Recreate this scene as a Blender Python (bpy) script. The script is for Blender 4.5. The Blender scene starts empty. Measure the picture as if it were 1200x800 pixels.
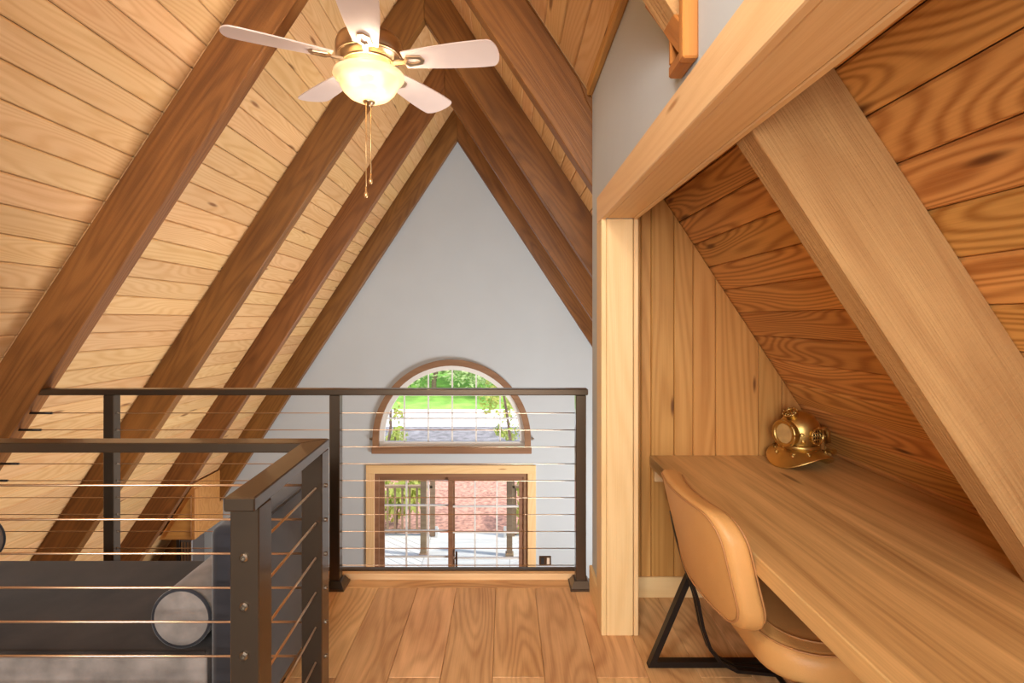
import bpy, bmesh, math, random
from mathutils import Vector, Matrix

random.seed(7)
C = bpy.context.scene.collection
SC = bpy.context.scene
PI = math.pi

# ------------------------------------------------------------------ camera
cd = bpy.data.cameras.new('camera')
cam = bpy.data.objects.new('camera', cd)
C.objects.link(cam)
cam.location = (0, 0, 1.35)
cam.rotation_euler = (PI / 2, 0, 0)
cd.sensor_width = 36.0
cd.lens = 18.6
cd.shift_x = 7 / 1200
cd.shift_y = -25 / 1200
cd.clip_start = 0.02
cd.clip_end = 400
SC.camera = cam

# ------------------------------------------------------------------ world, lights, exposure
vs = SC.view_settings
vs.view_transform = 'Standard'
vs.look = 'None'
vs.exposure = 0.15
vs.gamma = 1.0
vs.use_curve_mapping = False

world = bpy.data.worlds.new('sky')
SC.world = world
world.use_nodes = True
wn = world.node_tree.nodes
wl = world.node_tree.links
bg = wn['Background']
sky = wn.new('ShaderNodeTexSky')
sky.sky_type = 'NISHITA'
sky.sun_disc = False
sky.sun_elevation = math.radians(52)
sky.sun_rotation = math.radians(200)
sky.dust_density = 3.0
wl.new(sky.outputs[0], bg.inputs[0])
bg.inputs[1].default_value = 0.34


def lamp(name, kind, loc, power, color=(1, 1, 1), target=None, size=1.0, size_y=None, radius=0.05):
    d = bpy.data.lights.new(name, kind)
    d.energy = power
    d.color = color
    o = bpy.data.objects.new(name, d)
    o.location = loc
    if kind == 'AREA':
        d.shape = 'RECTANGLE'
        d.size = size
        d.size_y = size_y or size
    elif kind == 'POINT':
        d.shadow_soft_size = radius
    if target is not None:
        o.rotation_euler = (Vector(target) - Vector(loc)).to_track_quat('-Z', 'Y').to_euler()
    C.objects.link(o)
    return o


sun = lamp('sun', 'SUN', (14, -3, 20), 3.4, (1, 0.97, 0.91), target=(0, 0, 0))
sun.data.angle = math.radians(3)
# added soft fill from behind the camera, stands in for an unseen rear window
lamp('rear_fill_light', 'AREA', (-0.5, -2.7, 1.75), 185, (1.0, 0.985, 0.96), target=(-0.3, 3, 1.7), size=1.9, size_y=1.9)
# added point fill above the camera
lamp('loft_fill_light', 'POINT', (-0.25, 0.1, 2.62), 60, (1.0, 0.94, 0.85), radius=0.16)
# added fill hidden below the loft edge, stands in for the gable windows' daylight
lamp('great_room_fill', 'AREA', (2.2, 3.9, -2.4), 380, (0.99, 0.99, 0.99), target=(-1.8, 3.2, 1.5), size=2.2, size_y=2.0)
# weak area fill added at the nook's near end to brighten its boards
lamp('nook_fill_light', 'AREA', (0.95, -1.1, 0.95), 9, (1.0, 0.98, 0.95), target=(1.0, 2.0, 0.9), size=0.8, size_y=0.7)

# ------------------------------------------------------------------ colour and materials
def srgb(r, g, b):
    f = lambda c: (c / 255 / 12.92) if c <= 10 else ((c / 255 + 0.055) / 1.055) ** 2.4
    return (f(r), f(g), f(b), 1.0)


def new_mat(name):
    m = bpy.data.materials.new(name)
    m.use_nodes = True
    nt = m.node_tree
    return m, nt, nt.nodes['Principled BSDF']


def plain(name, col, rough=0.5, metal=0.0, noise=0.0, nscale=8.0, bump=0.0, bscale=60.0, sheen=0.0, spec=0.5, coat=0.0):
    m, nt, p = new_mat(name)
    N, L = nt.nodes, nt.links
    p.inputs['Base Color'].default_value = col
    p.inputs['Roughness'].default_value = rough
    p.inputs['Metallic'].default_value = metal
    p.inputs['Specular IOR Level'].default_value = spec
    p.inputs['Sheen Weight'].default_value = sheen
    p.inputs['Coat Weight'].default_value = coat
    if noise or bump:
        tc = N.new('ShaderNodeTexCoord')
    if noise:
        t = N.new('ShaderNodeTexNoise')
        t.inputs['Scale'].default_value = nscale
        t.inputs['Detail'].default_value = 5
        L.new(tc.outputs['Object'], t.inputs['Vector'])
        r = N.new('ShaderNodeValToRGB')
        r.color_ramp.elements[0].position = 0.3
        r.color_ramp.elements[1].position = 0.7
        r.color_ramp.elements[0].color = [c * (1 - noise) for c in col[:3]] + [1]
        r.color_ramp.elements[1].color = [min(1, c * (1 + noise)) for c in col[:3]] + [1]
        L.new(t.outputs['Fac'], r.inputs['Fac'])
        L.new(r.outputs[0], p.inputs['Base Color'])
    if bump:
        t = N.new('ShaderNodeTexNoise')
        t.inputs['Scale'].default_value = bscale
        t.inputs['Detail'].default_value = 4
        L.new(tc.outputs['Object'], t.inputs['Vector'])
        b = N.new('ShaderNodeBump')
        b.inputs['Strength'].default_value = bump
        b.inputs['Distance'].default_value = 0.004
        L.new(t.outputs['Fac'], b.inputs['Height'])
        L.new(b.outputs[0], p.inputs['Normal'])
    return m


def wood(name, light, dark, knot=None, ring=0.5, freq=9.0, distort=5.0, stretch=0.10, fiber=0.25, blotch=0.35,
         rough=0.45, vary=0.16, knots=0.0, kscale=(0.9, 4.5), bump=0.25, coat=0.0, saw=0.0, bs=(1.3, 9.0)):
    """Grain runs along each piece's own X axis; every piece gets its own cut of the grain."""
    m, nt, p = new_mat(name)
    N, L = nt.nodes, nt.links

    def math_(op, a, b=None, clamp=False):
        n = N.new('ShaderNodeMath')
        n.operation = op
        n.use_clamp = clamp
        for i, v in enumerate((a, b)):
            if v is None:
                continue
            if isinstance(v, (int, float)):
                n.inputs[i].default_value = v
            else:
                L.new(v, n.inputs[i])
        return n.outputs[0]

    tc = N.new('ShaderNodeTexCoord')
    oi = N.new('ShaderNodeObjectInfo')
    off = N.new('ShaderNodeVectorMath')
    off.operation = 'SCALE'
    off.inputs[0].default_value = (31.0, 17.0, 9.0)
    L.new(oi.outputs['Random'], off.inputs['Scale'])
    add = N.new('ShaderNodeVectorMath')
    add.operation = 'ADD'
    L.new(tc.outputs['Object'], add.inputs[0])
    L.new(off.outputs[0], add.inputs[1])

    def mapped(sx, sy, sz):
        mp = N.new('ShaderNodeVectorMath')
        mp.operation = 'MULTIPLY'
        mp.inputs[1].default_value = (sx, sy, sz)
        L.new(add.outputs[0], mp.inputs[0])
        return mp.outputs[0]

    # growth rings: contour lines of a stretched noise, drifting across the piece
    c = N.new('ShaderNodeTexNoise')
    c.inputs['Scale'].default_value = 1.0
    c.inputs['Detail'].default_value = 1.0
    L.new(mapped(stretch * 5, 5, 5), c.inputs['Vector'])
    sp = N.new('ShaderNodeSeparateXYZ')
    L.new(add.outputs[0], sp.inputs[0])
    phase = math_('ADD', math_('MULTIPLY', c.outputs['Fac'], distort), math_('MULTIPLY', sp.outputs[1], freq))
    sn_ = math_('SINE', math_('MULTIPLY', phase, 6.2832))
    wave = math_('POWER', math_('ADD', math_('MULTIPLY', sn_, 0.5), 0.5), 1.6)
    f = N.new('ShaderNodeTexNoise')
    f.inputs['Scale'].default_value = 1.0
    f.inputs['Detail'].default_value = 3
    L.new(mapped(4, 190, 190), f.inputs['Vector'])
    b = N.new('ShaderNodeTexNoise')
    b.inputs['Scale'].default_value = 1.0
    b.inputs['Detail'].default_value = 4
    L.new(mapped(bs[0], bs[1], bs[1]), b.inputs['Vector'])
    fac = math_('ADD', math_('MULTIPLY', wave, ring),
                math_('ADD', math_('MULTIPLY', f.outputs['Fac'], fiber), math_('MULTIPLY', b.outputs['Fac'], blotch)))
    tot = ring * 0.5 + 0.5 * fiber + 0.5 * blotch
    fac = math_('ADD', math_('MULTIPLY', math_('SUBTRACT', fac, tot), 1.9), 0.45, True)
    mix = N.new('ShaderNodeMix')
    mix.data_type = 'RGBA'
    mix.inputs['A'].default_value = light
    mix.inputs['B'].default_value = dark
    L.new(fac, mix.inputs['Factor'])
    col = mix.outputs['Result']
    if knots:
        v = N.new('ShaderNodeTexVoronoi')
        v.voronoi_dimensions = '2D'
        v.inputs['Scale'].default_value = 1.0
        kz = N.new('ShaderNodeVectorMath')
        kz.operation = 'MULTIPLY'
        kz.inputs[1].default_value = (kscale[0], kscale[1], 0.0)
        L.new(add.outputs[0], kz.inputs[0])
        L.new(kz.outputs[0], v.inputs['Vector'])
        sep = N.new('ShaderNodeSeparateColor')
        L.new(v.outputs['Color'], sep.inputs[0])
        gate = math_('GREATER_THAN', sep.outputs[0], 1 - knots)
        # halo and eye of the knot
        mr = N.new('ShaderNodeMapRange')
        mr.interpolation_type = 'SMOOTHSTEP'
        mr.inputs['From Min'].default_value = 0.13
        mr.inputs['From Max'].default_value = 0.03
        wob = math_('ADD', v.outputs['Distance'], math_('MULTIPLY', math_('SUBTRACT', b.outputs['Fac'], 0.5), 0.12))
        L.new(wob, mr.inputs['Value'])
        km = math_('MULTIPLY', mr.outputs[0], gate)
        mk = N.new('ShaderNodeMix')
        mk.data_type = 'RGBA'
        L.new(math_('MULTIPLY', km, 0.85), mk.inputs['Factor'])
        L.new(col, mk.inputs['A'])
        mk.inputs['B'].default_value = knot or dark
        col = mk.outputs['Result']
    hsv = N.new('ShaderNodeHueSaturation')
    L.new(col, hsv.inputs['Color'])
    L.new(math_('ADD', math_('MULTIPLY', math_('SUBTRACT', oi.outputs['Random'], 0.5), vary), 1.0), hsv.inputs['Value'])
    rr = math_('FRACT', math_('MULTIPLY', oi.outputs['Random'], 7.31))
    L.new(math_('ADD', math_('MULTIPLY', math_('SUBTRACT', rr, 0.5), 0.012), 0.5), hsv.inputs['Hue'])
    L.new(hsv.outputs[0], p.inputs['Base Color'])
    p.inputs['Roughness'].default_value = rough
    p.inputs['Coat Weight'].default_value = coat
    p.inputs['Coat Roughness'].default_value = 0.25
    p.inputs['Specular IOR Level'].default_value = 0.35
    if bump:
        bn = N.new('ShaderNodeBump')
        bn.inputs['Strength'].default_value = bump
        bn.inputs['Distance'].default_value = 0.003
        h = f.outputs['Fac']
        if saw:
            sn = N.new('ShaderNodeTexNoise')
            sn.inputs['Scale'].default_value = 1.0
            sn.inputs['Detail'].default_value = 3
            L.new(mapped(90, 25, 25), sn.inputs['Vector'])
            h = math_('ADD', math_('MULTIPLY', sn.outputs['Fac'], saw), h)
        L.new(h, bn.inputs['Height'])
        L.new(bn.outputs[0], p.inputs['Normal'])
    return m


M = {}
M['deck'] = wood('pine_decking', srgb(230, 191, 138), srgb(206, 156, 98), srgb(124, 76, 38), ring=0.2, freq=14, distort=22,
                 stretch=0.14, fiber=0.2, blotch=0.4, rough=0.5, vary=0.14, knots=0.16, kscale=(1.6, 8))
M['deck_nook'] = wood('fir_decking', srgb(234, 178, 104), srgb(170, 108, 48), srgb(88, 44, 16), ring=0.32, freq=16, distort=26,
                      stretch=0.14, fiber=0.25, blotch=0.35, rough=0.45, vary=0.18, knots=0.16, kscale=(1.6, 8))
M['rafter'] = wood('brown_stained_rafter', srgb(146, 98, 48), srgb(92, 55, 22), srgb(50, 27, 10), ring=0.16, freq=8, distort=14,
                   stretch=0.1, fiber=0.3, blotch=0.7, rough=0.42, vary=0.08, knots=0.08, kscale=(2.2, 10), bump=0.5, saw=0.5)
M['rafter_lit'] = wood('lit_rough_sawn_rafter', srgb(204, 164, 106), srgb(164, 120, 68), srgb(100, 66, 34), ring=0.1, freq=8, distort=14,
                       stretch=0.12, fiber=0.4, blotch=0.8, rough=0.7, vary=0.05, knots=0.2, kscale=(1.2, 5), bump=0.9, saw=1.2)  # paler copy of the rafter wood, strong nearby light put into its colour
M['trim'] = wood('clear_pine_trim', srgb(240, 206, 154), srgb(222, 180, 124), srgb(170, 118, 66), ring=0.14, freq=14, distort=14,
                 stretch=0.08, fiber=0.25, blotch=0.4, rough=0.5, vary=0.06, knots=0.14, kscale=(1.8, 11))
M['panel'] = wood('pine_panelling', srgb(210, 158, 90), srgb(174, 118, 56), srgb(100, 56, 24), ring=0.2, freq=12, distort=14,
                  stretch=0.08, fiber=0.22, blotch=0.45, rough=0.42, vary=0.18, knots=0.25, kscale=(2.1, 10))
M['floor'] = wood('oak_floor_planks', srgb(238, 194, 138), srgb(180, 130, 82), srgb(82, 52, 30), ring=0.16, freq=5, distort=16,
                  stretch=0.16, fiber=0.3, blotch=0.9, rough=0.34, vary=0.14, knots=0.22, kscale=(1.5, 7.5), bump=0.12, bs=(2.0, 6.5))
M['desk'] = wood('oak_worktop', srgb(230, 188, 126), srgb(162, 118, 68), srgb(120, 86, 50), ring=0.1, freq=3, distort=12,
                 stretch=0.05, fiber=0.35, blotch=1.0, rough=0.42, vary=0.0, knots=0.1, kscale=(1.2, 9), bump=0.1, bs=(0.9, 11.0))
M['cabinet'] = wood('pine_cabinet', srgb(220, 166, 96), srgb(190, 130, 64), srgb(120, 66, 28), ring=0.2, freq=5, distort=8,
                    stretch=0.08, vary=0.1, knots=0.3)
M['frame_brown'] = wood('brown_window_frame', srgb(150, 112, 82), srgb(124, 88, 62), ring=0.2, vary=0.03, rough=0.5)
M['patio'] = wood('weathered_patio_boards', srgb(222, 220, 212), srgb(196, 192, 184), ring=0.2, vary=0.12, rough=0.75)
M['post_out'] = wood('weathered_porch_post', srgb(168, 142, 112), srgb(140, 114, 88), ring=0.2, vary=0.1, rough=0.75)
M['white'] = plain('white_wall_paint', srgb(191, 198, 201), 0.85, noise=0.015, nscale=3, bump=0.06, bscale=140, spec=0.2)
M['white_trim'] = plain('white_window_vinyl', srgb(230, 228, 222), 0.4)
M['steel_dark'] = plain('bronze_powder_coat', srgb(88, 74, 60), 0.3, metal=0.75, bump=0.03, bscale=300, coat=0.3)
M['steel'] = plain('stainless_cable', srgb(226, 196, 164), 0.32, metal=1.0)
M['bolt'] = plain('steel_fitting', srgb(150, 140, 126), 0.3, metal=1.0)
M['black_metal'] = plain('black_metal_bar', srgb(34, 27, 24), 0.4, metal=0.4)
M['leather'] = plain('tan_leather', srgb(204, 152, 90), 0.48, noise=0.06, nscale=5, bump=0.25, bscale=260)
M['seam'] = plain('tan_leather_seam', srgb(176, 124, 74), 0.55)
M['velvet'] = plain('charcoal_velvet', srgb(46, 40, 37), 0.8, noise=0.6, nscale=5, sheen=0.15, bump=0.1, bscale=200, spec=0.2)
M['velvet_blue'] = plain('slate_velvet', srgb(38, 38, 43), 0.85, noise=0.35, nscale=6, sheen=0.35, spec=0.2)
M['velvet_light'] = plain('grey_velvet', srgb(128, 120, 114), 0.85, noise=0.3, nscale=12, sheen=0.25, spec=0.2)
M['brass'] = plain('aged_brass', srgb(206, 172, 104), 0.4, metal=1.0, noise=0.15, nscale=12)
M['brass_dark'] = plain('dark_brass', srgb(120, 74, 34), 0.4, metal=0.9)
M['void'] = plain('dark_glass', srgb(18, 12, 10), 0.5, spec=0.15)
M['nickel'] = plain('brushed_nickel', srgb(206, 184, 154), 0.3, metal=1.0)
M['blade'] = plain('pale_fan_blade', srgb(222, 200, 188), 0.42, noise=0.03, nscale=6)
M['chain'] = plain('brass_chain', srgb(232, 196, 140), 0.35, metal=0.8)
M['cork'] = plain('cork_board', srgb(170, 112, 52), 0.9, noise=0.6, nscale=70)
M['frame_wood'] = wood('walnut_stained_frame', srgb(190, 128, 62), srgb(150, 92, 38), ring=0.4, freq=10, vary=0.1)
M['bronze_plate'] = plain('bronze_switch_plate', srgb(84, 58, 36), 0.35, metal=0.6)
M['ivory'] = plain('ivory_switch', srgb(220, 196, 172), 0.4)
M['appliance'] = plain('grey_appliance', srgb(120, 116, 116), 0.35, metal=0.5)
M['black_plastic'] = plain('black_plastic', srgb(34, 28, 26), 0.4)
M['counter'] = plain('dark_counter', srgb(64, 44, 32), 0.4)
M['bark'] = plain('tree_bark', srgb(118, 98, 84), 0.9, noise=0.3, nscale=9)
M['mulch'] = plain('red_mulch', srgb(190, 140, 120), 0.95, noise=0.5, nscale=11, bump=0.6, bscale=25)
M['gravel'] = plain('grey_gravel', srgb(136, 132, 134), 0.95, noise=0.4, nscale=4)
M['road'] = plain('pale_concrete_road', srgb(238, 236, 238), 0.9, noise=0.03, nscale=2)
M['lawn'] = plain('lawn_green', srgb(140, 190, 84), 0.95, noise=0.3, nscale=1.5)
M['slab'] = plain('timber_backing', srgb(120, 80, 44), 0.8)


def leafmat(name, c1, c2):
    m, nt, p = new_mat(name)
    N, L = nt.nodes, nt.links
    tc = N.new('ShaderNodeTexCoord')
    t = N.new('ShaderNodeTexNoise')
    t.inputs['Scale'].default_value = 2.2
    t.inputs['Detail'].default_value = 3
    L.new(tc.outputs['Object'], t.inputs['Vector'])
    r = N.new('ShaderNodeValToRGB')
    r.color_ramp.elements[0].position = 0.35
    r.color_ramp.elements[1].position = 0.65
    r.color_ramp.elements[0].color = c1
    r.color_ramp.elements[1].color = c2
    L.new(t.outputs['Fac'], r.inputs['Fac'])
    L.new(r.outputs[0], p.inputs['Base Color'])
    p.inputs['Roughness'].default_value = 0.7
    tr = N.new('ShaderNodeBsdfTranslucent')
    L.new(r.outputs[0], tr.inputs['Color'])
    mx = N.new('ShaderNodeMixShader')
    mx.inputs[0].default_value = 0.45
    L.new(p.outputs[0], mx.inputs[1])
    L.new(tr.outputs[0], mx.inputs[2])
    L.new(mx.outputs[0], N['Material Output'].inputs['Surface'])
    return m


M['leaf'] = leafmat('spring_leaves', srgb(134, 164, 92), srgb(218, 228, 176))
M['leaf_yellow'] = leafmat('yellow_green_leaves', srgb(150, 168, 66), srgb(216, 222, 128))

# architectural glass: clear with a Fresnel reflection
g, nt, p = new_mat('window_glass')
N, L = nt.nodes, nt.links
tr = N.new('ShaderNodeBsdfTransparent')
tr.inputs[0].default_value = (0.97, 0.98, 0.975, 1)
gl = N.new('ShaderNodeBsdfGlossy')
gl.inputs['Roughness'].default_value = 0.02
fr = N.new('ShaderNodeFresnel')
fr.inputs[0].default_value = 1.45
mx = N.new('ShaderNodeMixShader')
L.new(fr.outputs[0], mx.inputs[0])
L.new(tr.outputs[0], mx.inputs[1])
L.new(gl.outputs[0], mx.inputs[2])
L.new(mx.outputs[0], N['Material Output'].inputs['Surface'])
M['glass'] = g

# lit frosted glass of the fan's bowl
g, nt, p = new_mat('lit_alabaster_glass')
N, L = nt.nodes, nt.links
p.inputs['Base Color'].default_value = srgb(252, 232, 196)
p.inputs['Roughness'].default_value = 0.3
p.inputs['Emission Color'].default_value = (1.0, 0.78, 0.48, 1)
p.inputs['Emission Strength'].default_value = 0.14
tl = N.new('ShaderNodeBsdfTranslucent')
tl.inputs[0].default_value = (1.0, 0.84, 0.6, 1)
tr = N.new('ShaderNodeBsdfTransparent')
tr.inputs[0].default_value = (1.0, 0.93, 0.8, 1)
m1 = N.new('ShaderNodeMixShader')
m1.inputs[0].default_value = 0.13
m2 = N.new('ShaderNodeMixShader')
m2.inputs[0].default_value = 0.2
L.new(p.outputs[0], m1.inputs[1])
L.new(tl.outputs[0], m1.inputs[2])
L.new(m1.outputs[0], m2.inputs[1])
L.new(tr.outputs[0], m2.inputs[2])
L.new(m2.outputs[0], N['Material Output'].inputs['Surface'])
M['bowl'] = g
g, nt, p = new_mat('lit_bulb')
p.inputs['Emission Color'].default_value = (1.0, 0.86, 0.62, 1)
p.inputs['Emission Strength'].default_value = 12
M['bulb'] = g


# ------------------------------------------------------------------ helpers
def link(name, me, mat, parent=None, mtx=None, smooth=False, kind=None, label=None):
    if mat is not None and not me.materials:
        me.materials.append(mat)
    if smooth:
        for f in me.polygons:
            f.use_smooth = True
    o = bpy.data.objects.new(name, me)
    C.objects.link(o)
    if parent is not None:
        o.parent = parent
    if mtx is not None:
        o.matrix_local = mtx
    if kind:
        o['kind'] = kind
    if label:
        o['label'] = label
    return o


def to_mesh(bm, name='mesh'):
    bmesh.ops.recalc_face_normals(bm, faces=bm.faces)
    me = bpy.data.meshes.new(name)
    bm.to_mesh(me)
    bm.free()
    return me


def add_box(bm, x0, x1, y0, y1, z0, z1):
    v = [bm.verts.new(q) for q in ((x0, y0, z0), (x1, y0, z0), (x1, y1, z0), (x0, y1, z0),
                                   (x0, y0, z1), (x1, y0, z1), (x1, y1, z1), (x0, y1, z1))]
    for f in ((0, 3, 2, 1), (4, 5, 6, 7), (0, 1, 5, 4), (1, 2, 6, 5), (2, 3, 7, 6), (3, 0, 4, 7)):
        bm.faces.new([v[i] for i in f])


def box_mesh(x0, x1, y0, y1, z0, z1, bev=0.0, seg=1):
    bm = bmesh.new()
    add_box(bm, x0, x1, y0, y1, z0, z1)
    if bev:
        bmesh.ops.bevel(bm, geom=list(bm.edges), offset=bev, segments=seg, affect='EDGES', profile=0.5)
    return to_mesh(bm)


def box(name, x0, x1, y0, y1, z0, z1, mat, parent=None, bev=0.0, seg=1, smooth=False, kind=None, label=None):
    """A box whose origin is its own centre."""
    cx, cy, cz = (x0 + x1) / 2, (y0 + y1) / 2, (z0 + z1) / 2
    me = box_mesh(x0 - cx, x1 - cx, y0 - cy, y1 - cy, z0 - cz, z1 - cz, bev, seg)
    return link(name, me, mat, parent, Matrix.Translation((cx, cy, cz)), smooth, kind, label)


def frame(origin, ex, ey):
    ex, ey = Vector(ex).normalized(), Vector(ey).normalized()
    ez = ex.cross(ey)
    m = Matrix((ex, ey, ez)).transposed().to_4x4()
    m.translation = Vector(origin)
    return m


_cache = {}


def plank(name, parent, origin, ex, ey, ln, w, t, mat, bev=0.003, kind=None, label=None):
    """A board: X is its length (grain), Y its width, Z its thickness; alike boards share one mesh."""
    key = (round(ln, 4), round(w, 4), round(t, 4), bev, mat.name)
    me = _cache.get(key)
    if me is None:
        me = _cache[key] = box_mesh(0, ln, 0, w, 0, t, bev)
    return link(name, me, mat, parent, frame(origin, ex, ey), kind=kind, label=label)


def thing(name, label, cat, loc=(0, 0, 0), rotz=0.0, group=None):
    o = bpy.data.objects.new(name, None)
    o.empty_display_size = 0.1
    C.objects.link(o)
    o.location = loc
    o.rotation_euler = (0, 0, rotz)
    return tag(o, label, cat, group)


def tag(o, label, cat, group=None):
    o['label'] = label
    o['category'] = cat
    if group:
        o['group'] = group
    return o


def lathe(profile, seg=32, close=False):
    bm = bmesh.new()
    rings = []
    for r, z in profile:
        if r < 1e-5:
            rings.append([bm.verts.new((0, 0, z))])
        else:
            rings.append([bm.verts.new((r * math.cos(2 * PI * i / seg), r * math.sin(2 * PI * i / seg), z)) for i in range(seg)])
    pairs = list(zip(rings[:-1], rings[1:]))
    if close:
        pairs.append((rings[-1], rings[0]))
    for a, b in pairs:
        for i in range(seg):
            j = (i + 1) % seg
            if len(a) == 1 and len(b) == 1:
                continue
            if len(a) == 1:
                bm.faces.new((a[0], b[j], b[i]))
            elif len(b) == 1:
                bm.faces.new((a[i], a[j], b[0]))
            else:
                bm.faces.new((a[i], a[j], b[j], b[i]))
    return to_mesh(bm)


def torus(R, r, seg=32, n=8):
    return lathe([(R + r * math.cos(2 * PI * k / n), r * math.sin(2 * PI * k / n)) for k in range(n)], seg, close=True)


def sweep(pts, prof, ref=None, closed=False):
    """Sweep a 2-D profile along points; ref fixes the profile's second axis (for flat bars)."""
    pts = [Vector(q) for q in pts]
    bm = bmesh.new()
    n = len(pts)
    rings = []
    prev = None
    for i, q in enumerate(pts):
        a = pts[(i - 1) % n] if (closed or i > 0) else None
        b = pts[(i + 1) % n] if (closed or i < n - 1) else None
        t1 = (q - a).normalized() if a is not None else None
        t2 = (b - q).normalized() if b is not None else None
        t = ((t1 or t2) + (t2 or t1)).normalized()
        k = 1.0
        if t1 is not None and t2 is not None:
            k = 1.0 / max(0.5, math.sqrt(max(0.0, (1 + t1.dot(t2)) / 2)))
        if ref is not None:
            bn = Vector(ref)
            nn = bn.cross(t).normalized()
        else:
            if prev is None:
                up = Vector((0, 0, 1)) if abs(t.z) < 0.9 else Vector((1, 0, 0))
                nn = up.cross(t).normalized()
            else:
                nn = (prev - t * prev.dot(t)).normalized()
            prev = nn
            bn = t.cross(nn)
            k = 1.0
        rings.append([bm.verts.new(q + nn * (u * k) + bn * v) for u, v in prof])
    m = len(prof)
    rng = range(n) if closed else range(n - 1)
    for i in rng:
        a, b = rings[i], rings[(i + 1) % n]
        for j in range(m):
            bm.faces.new((a[j], a[(j + 1) % m], b[(j + 1) % m], b[j]))
    if not closed:
        bm.faces.new(rings[0][::-1])
        bm.faces.new(rings[-1])
    return to_mesh(bm)


def circ(r, n=8):
    return [(r * math.cos(2 * PI * i / n), r * math.sin(2 * PI * i / n)) for i in range(n)]


def rect(w, h):
    return [(-w / 2, -h / 2), (w / 2, -h / 2), (w / 2, h / 2), (-w / 2, h / 2)]


def rod(name, p0, p1, r, mat, parent=None, n=8, label=None):
    """A straight round rod with its origin at p0."""
    d = Vector(p1) - Vector(p0)
    key = ('rod', round(d.length, 4), round(r, 5), n, mat.name)
    me = _cache.get(key)
    if me is None:
        me = _cache[key] = sweep([(0, 0, 0), (d.length, 0, 0)], circ(r, n))
        for f in me.polygons:
            f.use_smooth = len(f.vertices) == 4
    ex = d.normalized()
    ey = Vector((0, 0, 1)).cross(ex) if abs(ex.z) < 0.95 else Vector((1, 0, 0)).cross(ex)
    return link(name, me, mat, parent, frame(p0, ex, ey), label=label)


def round_rect(w, h, r, n=8):
    out = []
    for cx, cy, a0 in ((w / 2 - r, h / 2 - r, 0), (-w / 2 + r, h / 2 - r, PI / 2), (-w / 2 + r, -h / 2 + r, PI), (w / 2 - r, -h / 2 + r, 1.5 * PI)):
        for i in range(n):
            a = a0 + (PI / 2) * i / (n - 1)
            out.append((cx + r * math.cos(a), cy + r * math.sin(a)))
    # even spacing along the straight sides so that the piece can bend
    res = []
    for i, q in enumerate(out):
        nx = out[(i + 1) % len(out)]
        d = math.hypot(nx[0] - q[0], nx[1] - q[1])
        k = max(1, int(d / 0.05))
        for j in range(k):
            res.append((q[0] + (nx[0] - q[0]) * j / k, q[1] + (nx[1] - q[1]) * j / k))
    return res


def pillow(outline, T, er, dome=0.0, steps=5, deform=None):
    """A cushion: an outline in (a, b), thickness T along c, edges rounded by er, domed."""
    bm = bmesh.new()
    rings = []
    ins = []
    for i in range(steps + 1):
        a = PI / 2 * i / steps
        ins.append((er * (1 - math.cos(a)), T / 2 - er + er * math.sin(a)))
    prof = [(1, d, h, 0) for d, h in ins]
    for s in (0.8, 0.6, 0.4, 0.2):
        prof.append((s, er * s, T / 2, dome * (1 - s * s)))
    full = [(s, d, -h - dm) for s, d, h, dm in prof[::-1]] + [(s, d, h + dm) for s, d, h, dm in prof]

    def put(a, b, c):
        q = (a, b, c)
        return bm.verts.new(deform(*q) if deform else q)

    for s, d, h in full:
        ring = []
        for a, b in outline:
            R = math.hypot(a, b)
            k = max(0.0, s - d / R)
            ring.append(put(a * k, b * k, h))
        rings.append(ring)
    n = len(outline)
    for r0, r1 in zip(rings[:-1], rings[1:]):
        for i in range(n):
            j = (i + 1) % n
            bm.faces.new((r0[i], r0[j], r1[j], r1[i]))
    for ring, h in ((rings[0], -T / 2 - dome), (rings[-1], T / 2 + dome)):
        c = put(0, 0, h)
        for i in range(n):
            bm.faces.new((ring[i], ring[(i + 1) % n], c))
    return to_mesh(bm)


def prism(poly, axis_map, t0, t1, bev=0.0):
    """Extrude a 2-D polygon: axis_map(u, v, t) -> point."""
    bm = bmesh.new()
    a = [bm.verts.new(axis_map(u, v, t0)) for u, v in poly]
    b = [bm.verts.new(axis_map(u, v, t1)) for u, v in poly]
    n = len(poly)
    bm.faces.new(a[::-1])
    bm.faces.new(b)
    for i in range(n):
        bm.faces.new((a[i], a[(i + 1) % n], b[(i + 1) % n], b[i]))
    if bev:
        bmesh.ops.bevel(bm, geom=list(bm.edges), offset=bev, segments=1, affect='EDGES')
    return to_mesh(bm)


# ------------------------------------------------------------------ the A-frame's measures
XR, ZR, SL = -0.617, 4.066, 1.525           # ridge and slope
PHI = math.atan(SL)
CP, SP = math.cos(PHI), math.sin(PHI)
RD, RT = 0.245, 0.09                        # rafter depth and thickness
GY = 6.745                                  # inner face of the far gable wall
LOW = -2.70                                 # floor of the tall room below
deck_x = lambda z, side: XR + side * (ZR - z) / SL
deck_z = lambda x: ZR - SL * abs(x - XR)
DN = {-1: Vector((-CP, 0, -SP)), 1: Vector((CP, 0, -SP))}
INW = {-1: Vector((SP, 0, -CP)), 1: Vector((-SP, 0, -CP))}
RIDGE = Vector((XR, 0, ZR))
BW = 0.1335

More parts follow.
